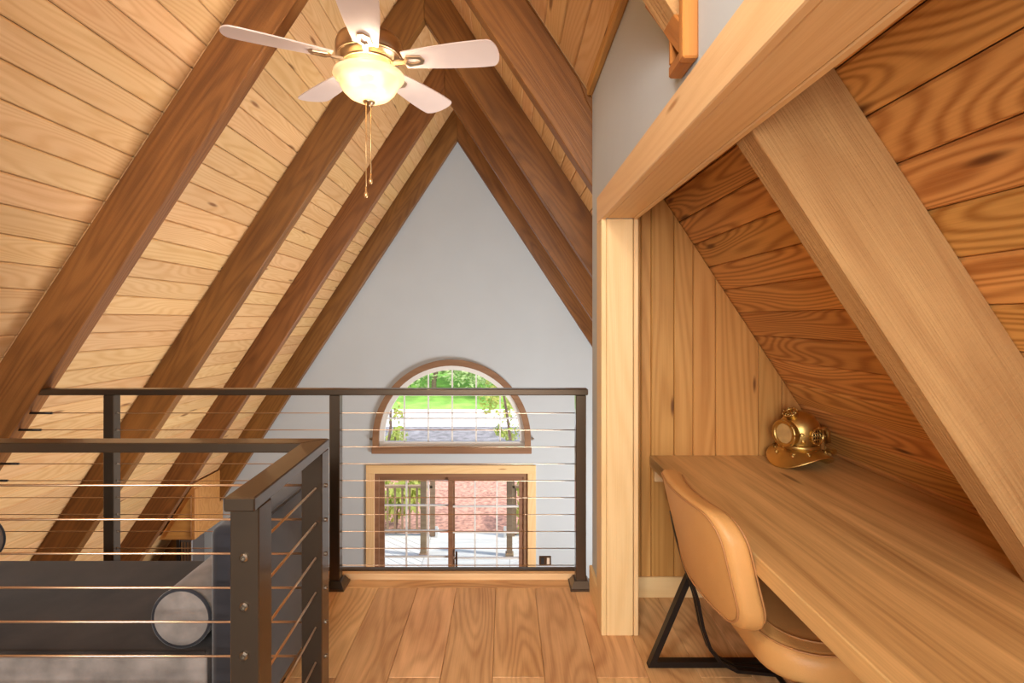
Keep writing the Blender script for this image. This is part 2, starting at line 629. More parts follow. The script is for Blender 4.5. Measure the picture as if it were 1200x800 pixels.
# ------------------------------------------------------------------ ceiling: decking boards and rafters
YS = [-1.36, -0.02, 1.31, 2.65, 3.985, 5.32, 6.655]
for side, nm in ((-1, 'ceiling_left'), (1, 'ceiling_right')):
    top = RIDGE - INW[side] * 0.055
    ln = (ZR - LOW) / SP
    # backing slab behind the boards
    pts = [RIDGE - INW[side] * 0.042, RIDGE - INW[side] * 0.042 + DN[side] * ln,
           RIDGE - INW[side] * 0.30 + DN[side] * ln, Vector((XR, 0, ZR + 0.9))]
    bm = bmesh.new()
    a = [bm.verts.new((q.x, -3.2, q.z)) for q in pts]
    b = [bm.verts.new((q.x, 7.4, q.z)) for q in pts]
    bm.faces.new(a)
    bm.faces.new(b[::-1])
    for i in range(4):
        bm.faces.new((a[i], a[(i + 1) % 4], b[(i + 1) % 4], b[i]))
    ceil = link(nm, to_mesh(bm), M['slab'], kind='structure')
    for bay in range(5):
        y0, y1 = YS[bay + 1], YS[bay + 2] if bay + 2 < len(YS) else YS[-1] + 1.335
        if bay == 4:
            y1 = GY + 0.02
        n = 37 if bay < 2 else (52 if side < 0 else 38)
        for k in range(n):
            s0 = 0.006 + k * BW
            o = RIDGE + DN[side] * s0 - INW[side] * 0.04
            dy = 0.0
            xk = XR + side * CP * s0
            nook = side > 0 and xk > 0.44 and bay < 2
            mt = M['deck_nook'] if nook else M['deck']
            tz = 0.04 + random.uniform(-0.0012, 0.0012)
            if side < 0:
                # X' = -Y world so that the board's Z points into the room
                plank('board', ceil, o + Vector((0, y1 - 0.0008, 0)), (0, -1, 0), DN[side], y1 - y0 - 0.0016, BW - 0.003, 0.04, mt, bev=0.006)
            else:
                plank('board', ceil, o + Vector((0, y0 + 0.0008, 0)), (0, 1, 0), DN[side], y1 - y0 - 0.0016, BW - 0.003, 0.04, mt, bev=0.006)
    for j, y in enumerate(YS):
        yy = y if not (side > 0 and j == 2) else 1.245
        L_ = (ZR - (LOW if j >= 3 else -0.02)) / SP - 0.02
        if side > 0 and j >= 3:
            L_ = 5.4
        poly = [(0.0, 0.0), (L_, 0.0), (L_, RD), (RD * SL, RD)]
        me = prism(poly, lambda u, v, t: (u, t, v), 0, RT, 0.004)
        ex, ez = DN[side], INW[side]
        ey = ez.cross(ex)
        org = RIDGE + Vector((0, yy if ey.y > 0 else yy + RT, 0))
        lit_copy = side > 0 and j <= 2
        link('rafter', me, M['rafter_lit'] if lit_copy else M['rafter'], ceil, frame(org, ex, ey))

# ------------------------------------------------------------------ walls
# far gable wall with the arched window's and the sliding door's openings
WXC, WR, WZ0, WZS = -0.69, 0.93, -0.262, -0.155     # arched opening: centre, radius, sill, spring line
DX0, DX1, DZ1 = -1.675, 0.275, -0.60                # door opening
bm = bmesh.new()


def loop(pts):
    vv = [bm.verts.new((x, GY, z)) for x, z in pts]
    return [bm.edges.new((vv[i], vv[(i + 1) % len(vv)])) for i in range(len(vv))]


arch_pts = [(WXC - WR, WZ0), (WXC + WR, WZ0)] + [(WXC + WR * math.cos(a), WZS + WR * math.sin(a)) for a in [PI * i / 36 for i in range(37)]]
ed = loop([(deck_x(LOW, -1) - 0.02, LOW), (deck_x(LOW, 1) + 0.02, LOW), (XR, ZR + 0.03)])
ed += loop(arch_pts)
ed += loop([(DX0, LOW + 0.05), (DX1, LOW + 0.05), (DX1, DZ1), (DX0, DZ1)])
bmesh.ops.triangle_fill(bm, edges=ed, use_beauty=True)
r = bmesh.ops.extrude_face_region(bm, geom=list(bm.faces))
bmesh.ops.translate(bm, verts=[v for v in r['geom'] if isinstance(v, bmesh.types.BMVert)], vec=(0, 0.16, 0))
link('wall_far', to_mesh(bm), M['white'], kind='structure')

# back wall of the loft, behind the camera
me = prism([(deck_x(LOW, -1), LOW), (deck_x(LOW, 1), LOW), (XR, ZR)], lambda u, v, t: (u, t, v), -3.15, -3.0)
link('wall_back', me, M['white'], kind='structure')

# white side wall: above the desk nook, and the pier beside the nook
WX = 0.43
WT = 0.115
top_l, top_r = deck_z(WX) + 0.02, deck_z(WX + WT) + 0.02
bm = bmesh.new()


def wall_block(y0, y1, z0):
    v = [bm.verts.new(q) for q in ((WX, y0, z0), (WX + WT, y0, z0), (WX + WT, y0, top_r), (WX, y0, top_l),
                                   (WX, y1, z0), (WX + WT, y1, z0), (WX + WT, y1, top_r), (WX, y1, top_l))]
    for f in ((0, 1, 2, 3), (7, 6, 5, 4), (0, 4, 5, 1), (1, 5, 6, 2), (2, 6, 7, 3), (3, 7, 4, 0)):
        bm.faces.new([v[i] for i in f])


wall_block(-1.2, 2.28, 1.80)
wall_block(2.28, 2.635, 0.0)
wall_block(-3.0, -1.2, 0.0)
link('wall_right', to_mesh(bm), M['white'], kind='structure')

# panelled end wall of the nook: vertical tongue-and-groove boards clipped to the roof slope
NY = 2.585
nw = box('wall_nook', WX + WT, 2.05, NY + 0.02, NY + 0.045, 0, 0.1, M['slab'], kind='structure')
bpy.data.objects.remove(nw)
me = prism([(WX + WT, 0), (deck_x(0, 1) - 0.02, 0), (WX + WT, deck_z(WX + WT) - 0.01)], lambda u, v, t: (u, t, v), NY + 0.018, NY + 0.048)
nw = link('wall_nook', me, M['slab'], kind='structure')
xs = [0.555, 0.66, 0.71, 0.822, 0.915, 1.025, 1.236, 1.35, 1.46, 1.56, 1.77, 1.88, 2.03]
for x0, x1 in zip(xs[:-1], xs[1:]):
    x0g, x1g = x0 + 0.001, x1 - 0.001
    h0, h1 = deck_z(x0g) - 0.004, max(0.01, deck_z(x1g) - 0.004)
    # local X is up (grain), local Y is across
    poly = [(0, 0), (h0, 0), (h1, x1g - x0g), (0, x1g - x0g)]
    me = prism(poly, lambda u, v, t: (u, v, t), 0, 0.018, 0.004)
    link('board', me, M['panel'], nw, frame((x0g, NY, 0), (0, 0, 1), (1, 0, 0)))

# ------------------------------------------------------------------ floors
sub = bmesh.new()
add_box(sub, -0.68, 2.05, -3.0, 2.79, -0.27, -0.016)
add_box(sub, -3.3, -0.68, 1.52, 2.79, -0.27, -0.016)
floor = link('floor', to_mesh(sub), M['slab'], kind='structure')
PWD = 0.197
for c in range(-17, 11):
    x0 = -0.051 + PWD * c
    ystart = 1.52 if x0 + PWD * 0.5 < -0.68 else -3.0
    x1 = x0 + PWD
    x0c = x0
    if x0 < -0.68 < x1:
        if ystart < 0:
            x0c = -0.68
    if x0 > 2.0 or x1 < -3.3:
        continue
    js = [-3.0 + (0.2 if c % 2 else 0.9)]
    base = 2.0 if c % 2 == 0 else 1.30
    js = [base + 1.4 * k for k in range(-4, 2)]
    cuts = [ystart] + [j for j in js if ystart + 0.15 < j < 2.62] + [2.672]
    for a, b in zip(cuts[:-1], cuts[1:]):
        plank('plank', floor, (x0c + 0.0005, b - 0.0005, -0.016), (0, -1, 0), (1, 0, 0), b - a - 0.001, x1 - x0c - 0.001, 0.016, M['floor'], bev=0.002)
# nosing plank along the loft edge
plank('nosing', floor, (-3.25, 2.674, -0.016), (1, 0, 0), (0, 1, 0), 3.675, 0.112, 0.016, M['floor'], bev=0.002)
box('floor_lower', deck_x(LOW, -1), deck_x(LOW, 1), -3.0, GY, LOW - 0.1, LOW, M['slab'], kind='structure')
box('trim_1', -3.2, 0.41, 2.786, 2.806, -0.30, 0.0, M['trim'], kind='structure')
# pine curb with a dark cap between the posts
cb = thing('edge_curb', 'low pine curb strip with dark cap along the loft edge under the cable railing', 'trim', (-0.3, 2.76, 0))
plank('strip', cb, (-2.6, -0.012, 0.0), (1, 0, 0), (0, 1, 0), 3.28, 0.03, 0.034, M['trim'], bev=0.002)
box('cap', -2.6, 0.68, 0.019, 0.052, 0.0, 0.04, M['steel_dark'], cb, bev=0.002)

# ------------------------------------------------------------------ trims and baseboards of the nook opening
OY, OZ = 2.262, 1.783
hd = thing('trim_2', 'x', 'x')
del hd['label'], hd['category']
hd['kind'] = 'structure'
# head: casing on the white wall, casing edge, jamb board, inner casing
plank('casing', hd, (WX, 2.38, OZ), (0, -1, 0), (0, 0, 1), 3.58, 0.118, 0.022, M['trim'], bev=0.003)
plank('jamb', hd, (WX + 0.001, -1.2, OZ + 0.002), (0, 1, 0), (1, 0, 0), 3.46, 0.113, 0.02, M['trim'], bev=0.0025).matrix_local = frame((WX + 0.001, OY, OZ + 0.022), (0, -1, 0), (1, 0, 0)) @ Matrix.Translation((0, 0, -0.02))
plank('inner_casing', hd, (WX + WT, -1.2, OZ), (0, 1, 0), (0, 0, 1), 3.48, 0.09, 0.02, M['trim'], bev=0.003)
# side: casing, jamb, inner casing
sd = thing('trim_3', 'x', 'x')
del sd['label'], sd['category']
sd['kind'] = 'structure'
plank('casing', sd, (WX, OY, 0), (0, 0, 1), (0, 1, 0), OZ, 0.118, 0.022, M['trim'], bev=0.003)
plank('jamb', sd, (WX + 0.001, OY + 0.001, 0), (0, 0, 1), (1, 0, 0), OZ + 0.001, 0.113, 0.018, M['trim'], bev=0.0025)
plank('inner_casing', sd, (WX + WT + 0.022, OY, 0), (0, 0, 1), (0, 1, 0), OZ, 0.09, 0.02, M['trim'], bev=0.003)
# cove strip where the white wall meets the ceiling
plank('trim_4', None, (WX, 2.63, deck_z(WX - 0.03) - 0.05), (0, -1, 0), (0, 0, 1), 3.93, 0.055, 0.03, M['panel'], bev=0.006, kind='structure')
plank('baseboard_right', None, (WX, 2.635, 0), (0, -1, 0), (0, 0, 1), 2.635 - OY - 0.12, 0.132, 0.016, M['trim'], bev=0.003, kind='structure')
plank('baseboard_nook', None, (WX + WT + 0.03, NY, 0), (1, 0, 0), (0, 0, 1), 1.42, 0.10, 0.014, M['trim'], bev=0.003, kind='structure')

# ------------------------------------------------------------------ windows of the gable
win = thing('window_1', 'x', 'x', (WXC, GY, 0))
del win['label'], win['category']
win['kind'] = 'structure'


def arc_path(R, z0, zs, n=40, legs=True):
    pts = [(R * math.cos(PI * i / n), 0, zs + R * math.sin(PI * i / n)) for i in range(n + 1)]
    return ([(R, 0, z0)] if legs else []) + pts + ([(-R, 0, z0)] if legs else [])


link('casing', sweep(arc_path(WR + 0.036, WZ0 - 0.01, WZS), rect(0.078, 0.05), ref=(0, 1, 0)), M['frame_brown'], win, Matrix.Translation((0, -0.012, 0)))
box('sill', -WR - 0.085, WR + 0.085, -0.045, 0.02, WZ0 - 0.082, WZ0 - 0.002, M['frame_brown'], win, bev=0.005)
fr_ = link('sash_frame', sweep(arc_path(WR - 0.032, WZ0 + 0.05, WZS), rect(0.062, 0.06), ref=(0, 1, 0)), M['white_trim'], win, Matrix.Translation((0, 0.05, 0)))
box('bottom_rail', -WR, WR, 0.02, 0.08, WZ0 + 0.002, WZ0 + 0.058, M['white_trim'], win)
for k in range(-2, 3):
    x = k * 0.307
    box('muntin', x - 0.009, x + 0.009, 0.035, 0.06, WZ0 + 0.05, WZS + math.sqrt((WR - 0.05) ** 2 - x * x), M['white_trim'], win)
for z in (0.09, 0.39):
    w_ = math.sqrt((WR - 0.05) ** 2 - (z - WZS) ** 2)
    box('muntin', -w_, w_, 0.036, 0.059, z - 0.009, z + 0.009, M['white_trim'], win)
bm = bmesh.new()
v = [bm.verts.new((x - WXC, 0.048, z)) for x, z in [(WXC + (q[0] - WXC) * 0.97, q[1]) for q in arch_pts[:2]] + [(WXC + 0.97 * WR * math.cos(PI * i / 36), WZS + 0.97 * WR * math.sin(PI * i / 36)) for i in range(37)]]
bm.faces.new(v)
link('pane', to_mesh(bm), M['glass'], win)
for s in (-1, 1):
    me = lathe([(0, 0), (0.018, 0), (0.018, 0.02), (0.01, 0.035), (0, 0.035)], 10)
    link('latch', me, M['bolt'], win, frame((s * (WR + 0.078), -0.03, -0.155), (0, 1, 0) if s > 0 else (0, -1, 0), (0, 0, 1)))

door = thing('door_1', 'x', 'x', (0, GY, LOW))
del door['label'], door['category']
door['kind'] = 'structure'
DH = DZ1 - LOW
plank('casing', door, (DX0, 0.0, 0.0), (0, 0, 1), (-1, 0, 0), DH, 0.105, 0.025, M['trim'])
plank('casing', door, (DX1 + 0.105, 0.0, 0.0), (0, 0, 1), (-1, 0, 0), DH, 0.105, 0.025, M['trim'])
plank('casing', door, (DX0 - 0.105, 0.0, DH), (1, 0, 0), (0, 0, 1), DX1 - DX0 + 0.21, 0.105, 0.025, M['trim'])
DM = (DX0 + DX1) / 2
for nm, x0, x1, z0, z1 in (('jamb', DX0, DX0 + 0.05, 0.05, DH), ('jamb', DX1 - 0.05, DX1, 0.05, DH), ('head', DX0 + 0.05, DX1 - 0.05, DH - 0.05, DH)):
    box(nm, x0, x1, 0.0, 0.12, z0, z1, M['frame_brown'], door)
for s, (x0, x1, yy) in enumerate(((DX0 + 0.05, DM + 0.04, 0.06), (DM - 0.04, DX1 - 0.05, 0.02))):
    pn = box('sash', x0, x0 + 0.06, yy, yy + 0.035, 0.06, DH - 0.05, M['frame_brown'], door)
    bmj = bmesh.new()
    w_ = x1 - x0
    h_ = DH - 0.11
    add_box(bmj, 0, 0.06, 0, 0.035, 0, h_)
    add_box(bmj, w_ - 0.06, w_, 0, 0.035, 0, h_)
    add_box(bmj, 0.06, w_ - 0.06, 0, 0.035, 0, 0.09)
    add_box(bmj, 0.06, w_ - 0.06, 0, 0.035, h_ - 0.055, h_)
    me = to_mesh(bmj)
    bpy.data.objects.remove(pn)
    pn = link('sash', me, M['frame_brown'], door, Matrix.Translation((x0, yy, 0.06)))
    for k in (1, 2):
        xx = 0.06 + (w_ - 0.12) * k / 3
        box('muntin', xx - 0.01, xx + 0.01, 0.004, 0.03, 0.09, h_ - 0.055, M['white_trim'], pn)
    for k in range(1, 6):
        zz = h_ - 0.055 - 0.33 * k
        if zz > 0.12:
            box('muntin', 0.06, w_ - 0.06, 0.005, 0.029, zz - 0.01, zz + 0.01, M['white_trim'], pn)
    bmj = bmesh.new()
    vv = [bmj.verts.new(q) for q in ((0.06, 0.018, 0.09), (w_ - 0.06, 0.018, 0.09), (w_ - 0.06, 0.018, h_ - 0.055), (0.06, 0.018, h_ - 0.055))]
    bmj.faces.new(vv)
    link('pane', to_mesh(bmj), M['glass'], pn)
box('handle', DM + 0.055, DM + 0.08, -0.012, 0.02, 0.9, 1.1, M['bronze_plate'], door, bev=0.004)

# ------------------------------------------------------------------ switch plate beside the sliding door
sw = thing('switch_plate', 'small bronze two-gang plate on the white wall right of the sliding glass door', 'switch', (0.5, GY, -1.715))
box('plate', -0.075, 0.075, -0.008, 0, -0.062, 0.062, M['bronze_plate'], sw, bev=0.003)
box('rocker', 0.018, 0.054, -0.013, -0.008, -0.042, 0.042, M['ivory'], sw, bev=0.002, label='ivory rocker')
box('socket_face', -0.056, -0.016, -0.012, -0.008, -0.042, 0.042, M['black_plastic'], sw, bev=0.002)

# ------------------------------------------------------------------ railings
def railing_cable(parent, p0, p1, r):
    rod('cable', p0, p1, r, M['steel'], parent, n=8)


def fitting(parent, loc, direction, r=0.009, mat='bolt'):
    key = ('fit', r, mat)
    me = _cache.get(key)
    if me is None:
        me = _cache[key] = lathe([(0, -0.001), (r, -0.001), (r, 0.004), (r * 0.6, 0.007), (r * 0.35, 0.007), (r * 0.35, 0.003), (0, 0.003)], 12)
        me.materials.append(M[mat])
    d = Vector(direction).normalized()
    ex = Vector((0, 0, 1)).cross(d) if abs(d.z) < 0.9 else Vector((1, 0, 0))
    o = link('bolt', me, None, parent, frame(loc, ex, d.cross(ex)))
    return o


# far railing along the loft edge
RY = 2.685
fr1 = thing('cable_railing', 'long bronze cable railing along the loft edge before the arched window', 'railing', (-0.8, RY, 0))
FX = -0.8
box('top_rail', -2.395 - FX, 0.413 - FX, -0.028, 0.028, 0.972, 1.004, M['steel_dark'], fr1, bev=0.004)
for px in (-2.0, -0.863, 0.377):
    po = box('post', px - FX - 0.026, px - FX + 0.026, -0.026, 0.026, 0.012, 0.972, M['steel_dark'], fr1, bev=0.003)
    bp = link('base_plate', prism([(-0.056, -0.056), (0.056, -0.056), (0.056, 0.056), (-0.056, 0.056)], lambda u, v, t: (u, v, t), 0, 0.012), M['steel_dark'], po,
              Matrix.Translation((0, 0, -0.492)))
    bm = bmesh.new()
    bb, tt = [], []
    for u, v_ in ((-1, -1), (1, -1), (1, 1), (-1, 1)):
        bb.append(bm.verts.new((u * 0.052, v_ * 0.052, 0)))
        tt.append(bm.verts.new((u * 0.034, v_ * 0.034, 0.03)))
    for i in range(4):
        bm.faces.new((bb[i], bb[(i + 1) % 4], tt[(i + 1) % 4], tt[i]))
    bm.faces.new(tt)
    bm.faces.new(bb[::-1])
    link('collar', to_mesh(bm), M['steel_dark'], po, Matrix.Translation((0, 0, -0.48)))
ZC = [0.879 - 0.0858 * k for k in range(10)]
for z in ZC:
    xl = max(deck_x(z, -1) + RD / SP + 0.0, -3.2) if False else deck_x(z, -1) + RD / SP
    railing_cable(fr1, (xl - FX, 0, z), (0.378 - FX, 0, z), 0.0022)
    rod('turnbuckle', (xl - FX - 0.005, 0, z), (xl - FX + 0.11, 0, z), 0.006, M['black_metal'], fr1, n=8)
    for px in (-2.0, -0.863):
        fitting(fr1, (px - FX + 0.026, 0, z), (1, 0, 0), 0.005)
# short end post beyond the rafter
ep = thing('end_post', 'short bronze railing post at the left edge of the view', 'post', (-2.56, 2.5, 0))
box('shaft', -0.026, 0.026, -0.026, 0.026, 0.01, 1.0, M['steel_dark'], ep, bev=0.003)
box('base_plate', -0.056, 0.056, -0.056, 0.056, 0.0, 0.012, M['steel_dark'], ep, bev=0.002)

# near L-shaped railing around the stairwell
A = (-0.563, 1.17)     # end post near the camera
B = (-0.589, 1.635)    # corner post
H2 = 0.978
nr = thing('stair_railing', 'bronze L-shaped cable railing in front of the daybed, ending in the nearest post', 'railing', (B[0], B[1], 0))
bx, by = B
PW = 0.0315


def post_at(x, y, nm='post'):
    return box(nm, x - bx - PW, x - bx + PW, y - by - PW, y - by + PW, 0.0, H2 - 0.031, M['steel_dark'], nr, bev=0.0025)


pA, pB = post_at(*A), post_at(*B)
post_at(-2.62, B[1])
# top rails, mitred at the corner
vAB = Vector((A[0] - B[0], A[1] - B[1], 0)).normalized()
nAB = Vector((-vAB.y, vAB.x, 0))
e = Vector((A[0] - bx, A[1] - by, 0)) + vAB * 0.062
hw = 0.033
c_out = Vector((hw, hw, 0))
c_in = Vector((-hw, -hw, 0))
# return rail
rp = [e + nAB * hw, e - nAB * hw, c_in, c_out]
rp = sorted(rp, key=lambda q: 0)
bm = bmesh.new()


def slab4(pts, z0, z1, nm):
    bm = bmesh.new()
    a = [bm.verts.new((q.x, q.y, z0)) for q in pts]
    b = [bm.verts.new((q.x, q.y, z1)) for q in pts]
    bm.faces.new(a[::-1])
    bm.faces.new(b)
    for i in range(4):
        bm.faces.new((a[i], a[(i + 1) % 4], b[(i + 1) % 4], b[i]))
    bmesh.ops.recalc_face_normals(bm, faces=bm.faces)
    bmesh.ops.bevel(bm, geom=list(bm.edges), offset=0.003, segments=1, affect='EDGES')
    return link(nm, to_mesh(bm), M['steel_dark'], nr)


right = e + Vector((hw, 0, 0))
left = e + Vector((-hw, 0, 0))
slab4([left, right, c_out, c_in], H2 - 0.03, H2, 'top_rail')
slab4([Vector((-2.12, -hw, 0)), c_in, c_out, Vector((-2.12, hw, 0))], H2 - 0.03, H2, 'top_rail')
ZC2 = [0.84 - 0.1055 * k for k in range(8)]
for z in ZC2:
    railing_cable(nr, (-2.1, 0, z), (-PW, 0, z), 0.0036)
    a_ = Vector((A[0] - bx, A[1] - by + PW, z))
    b_ = Vector((0.012, -PW, z))
    railing_cable(nr, a_, b_, 0.0034)
    fitting(nr, (A[0] - bx, A[1] - by - PW, z), (0, -1, 0), 0.0095)
    fitting(nr, (PW, 0.0, z), (1, 0, 0), 0.0065)

# ------------------------------------------------------------------ daybed with two bolsters
db = thing('daybed', 'low charcoal velvet daybed with square padded arms behind the stair railing', 'daybed', (-1.7, 2.03, 0))
Y0, Y1 = 1.70 - 2.03, 2.36 - 2.03
XA, XB = -2.42 + 1.7, -0.95 + 1.7
st = box('seat_cushion', XA, XB, Y0, Y1, 0.14, 0.285, M['velvet'], db, bev=0.022, seg=3, smooth=True)
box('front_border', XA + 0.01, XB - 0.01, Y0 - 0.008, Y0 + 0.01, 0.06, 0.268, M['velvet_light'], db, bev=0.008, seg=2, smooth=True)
pp = [(XA + 0.02, Y0 + 0.002, 0.279), (XB - 0.02, Y0 + 0.004, 0.279)]
link('piping', sweep(pp, circ(0.006)), M['velvet'], db, smooth=True)
box('base', XA, XB, Y0 + 0.02, Y1 - 0.02, 0.05, 0.14, M['velvet_light'], db, bev=0.01)
for x0, x1 in ((XB, XB + 0.15), (XA - 0.15, XA)):
    ar = box('arm', x0, x1, Y0 - 0.012, Y1 + 0.01, 0.05, 0.688, M['velvet_blue'], db, bev=0.03, seg=4, smooth=True)
    pts = [(x1 - 0.012 if x0 > 0 else x0 + 0.012, y, z) for y, z in ((Y0 - 0.006, 0.08), (Y0 - 0.006, 0.665), (Y0 + 0.02, 0.683), (Y1 - 0.02, 0.683))]
    link('piping', sweep(pts, circ(0.005)), M['velvet'], db, smooth=True)
for x in (XA + 0.02, XB - 0.02):
    for y in (Y0 + 0.06, Y1 - 0.06):
        box('leg', x - 0.02, x + 0.02, y - 0.02, y + 0.02, 0, 0.05, M['black_metal'], db)


def bolster(x, label, y0, ln, r):
    b = thing('bolster', label, 'cushion', (x, y0, 0.285 + r), group='velvet bolsters on the daybed')
    prof = [(0, 0.006), (r * 0.6, 0.0), (r * 0.9, 0.002), (r * 0.97, 0.01), (r, 0.03), (r * 1.01, ln / 2), (r, ln - 0.03), (r * 0.97, ln - 0.01), (r * 0.9, ln - 0.002), (r * 0.6, ln), (0, ln - 0.006)]
    m = frame((0, 0, 0), (1, 0, 0), (0, 0, -1))
    link('cover', lathe(prof, 40), M['velvet_light'], b, m, smooth=True)
    for yy in (0.006, ln - 0.006):
        link('piping', torus(r * 0.955, 0.0062, 40, 8), M['velvet_blue'], b, frame((0, yy, 0), (1, 0, 0), (0, 0, -1)), smooth=True)
    return b


bolster(-1.055, 'grey velvet bolster lying against the daybed\'s right arm by the nearest railing post', 1.715, 0.62, 0.097)
bolster(-2.316, 'grey velvet bolster at the left edge, only its rounded end showing', 1.73, 0.62, 0.097)

# ------------------------------------------------------------------ desk
dk = thing('desk', 'long oak built-in desk top running along the sloped nook wall', 'desk', (0.7, 1.0, 0))
DZ = 0.69
xb0, xb1 = deck_x(DZ, 1) - 0.004, deck_x(DZ - 0.054, 1) - 0.004
poly = [(0, 0), (-(0.897 - 0.01), 0)]
me = prism([(0.0, DZ - 0.054), (xb0 - 0.7, DZ - 0.054), (xb0 - 0.7, DZ), (0.0, DZ)], lambda u, v, t: (t, -u, v), -1.5, NY - 1.0 - 0.001, 0.003)
link('desktop', me, M['desk'], dk, frame((0, 0, 0), (0, 1, 0), (-1, 0, 0)))
plank('cleat', dk, (0.02, NY - 1.0 - 0.001, DZ - 0.124), (1, 0, 0), (0, 0, 1), 0.8, 0.07, 0.022, M['trim'])
bx_ = box('side_panel', 0.02, 0.75, -1.45, -1.41, 0, DZ - 0.054, M['desk'], dk, bev=0.003)

# ------------------------------------------------------------------ chair
ch = thing('desk_chair', 'tan leather chair on black metal sled legs pushed under the oak desk', 'chair', (0.62, 1.75, 0))


def back_def(a, b, c):
    # a: across (world Y), b: up from the middle, c: thickness (+ towards the desk)
    z = 0.625 + b
    lean = -0.24 * (z - 0.47)
    bend = 0.55 * a * a
    return (0.045 + c + lean + bend + 0.0, a, z - 0.12 * c)


bk_out = round_rect(0.56, 0.345, 0.085, 9)
bk = link('backrest', pillow(bk_out, 0.075, 0.026, dome=0.004, deform=back_def), M['leather'], ch, smooth=True)
# welt between the band and the outer face
pts = [back_def(a * 0.95, b * 0.93, -0.0385) for a, b in bk_out]
link('seam', sweep(pts, circ(0.0032, 6), closed=True), M['seam'], bk, smooth=True)
pts = [back_def(a * 0.95, b * 0.93, 0.0385) for a, b in bk_out]
link('seam', sweep(pts, circ(0.0032, 6), closed=True), M['seam'], bk, smooth=True)


def seat_def(a, b, c):
    return (0.385 + a, b - 0.01, 0.385 + c)


st_out = round_rect(0.54, 0.62, 0.15, 9)
st = link('seat', pillow(st_out, 0.10, 0.035, dome=0.012, deform=seat_def), M['leather'], ch, smooth=True)
for k, zz in ((0.955, 0.047), (0.80, 0.054)):
    pts = [seat_def(a * k, b * k, zz) for a, b in st_out]
    link('seam', sweep(pts, circ(0.0028, 6), closed=True), M['seam'], st, smooth=True)
for s in (1, -1):
    yy = 0.315 * s
    loop_pts = [(-0.055, 0.012), (0.045, 0.23), (0.115, 0.375), (0.46, 0.375), (0.50, 0.28), (0.44, 0.012)]
    pts = [(x, yy, z) for x, z in [(-0.052, 0.014), (0.07, 0.30), (0.09, 0.345), (0.46, 0.345), (0.48, 0.31), (0.40, 0.014)]]
    link('leg_frame', sweep(pts, rect(0.022, 0.03), ref=(0, 1, 0), closed=True), M['black_metal'], ch)
# back supports: flat bars from behind the backrest down to the sled on the far side
for yy, x0, z0 in ((0.272, 0.012, 0.62), (0.244, 0.012, 0.605)):
    pts = [(x0, yy, z0), (0.028, yy, 0.54), (0.058, yy, 0.43), (0.10, yy, 0.30), (0.122, yy, 0.19), (0.15, yy, 0.11), (0.19, yy, 0.06), (0.25, yy, 0.03), (0.40, yy, 0.016)]
    link('back_support', sweep(pts, rect(0.012, 0.016), ref=(0, 1, 0)), M['black_metal'], ch)
rod('crossbar', (0.40, -0.31, 0.016), (0.40, 0.31, 0.016), 0.01, M['black_metal'], ch)
rod('crossbar', (0.20, -0.31, 0.338), (0.20, 0.31, 0.338), 0.01, M['black_metal'], ch)

# ------------------------------------------------------------------ brass diving helmet
hf = Vector((-0.933, -0.36, 0)).normalized()
hel = thing('diving_helmet', 'small brass diving helmet with grilled portholes standing on the desk', 'ornament', (1.345, 2.425, DZ), math.atan2(hf.y, hf.x))
hc = 0.152
prof = [(0.0, 0.088 + hc)] + [(0.086 * math.sin(PI * i / 18), hc + 0.006 + 0.088 * math.cos(PI * i / 18)) for i in range(1, 11)] + [(0.083, 0.125), (0.075, 0.105), (0.072, 0.085)]
link('dome', lathe(prof, 40), M['brass'], hel, smooth=True)
link('neck_ring', lathe([(0.072, 0.078), (0.082, 0.078), (0.086, 0.084), (0.086, 0.094), (0.08, 0.099), (0.072, 0.099)], 40, close=True), M['brass'], hel, smooth=True)
# breastplate: saddle shaped collar
bm = bmesh.new()
rings = []
seg = 48
for k, (r0, zz, wv) in enumerate(((0.07, 0.085, 0), (0.085, 0.076, 0.05), (0.104, 0.058, 0.35), (0.122, 0.04, 0.8), (0.134, 0.0305, 1.0), (0.137, 0.026, 1.0), (0.130, 0.022, 1.0), (0.112, 0.034, 0.7), (0.09, 0.062, 0.1), (0.068, 0.078, 0))):
    ring = []
    for i in range(seg):
        t = 2 * PI * i / seg
        z = zz + 0.004 * wv - 0.03 * wv * math.cos(2 * t)
        sx = 1.0 if abs(math.cos(t)) > 0.7 else 1.0
        ring.append(bm.verts.new((r0 * math.cos(t) * (0.98), r0 * math.sin(t) * 1.02, max(z, 0.0))))
    rings.append(ring)
for a, b in zip(rings[:-1], rings[1:]):
    for i in range(seg):
        bm.faces.new((a[i], a[(i + 1) % seg], b[(i + 1) % seg], b[i]))
link('breastplate', to_mesh(bm), M['brass'], hel, smooth=True)


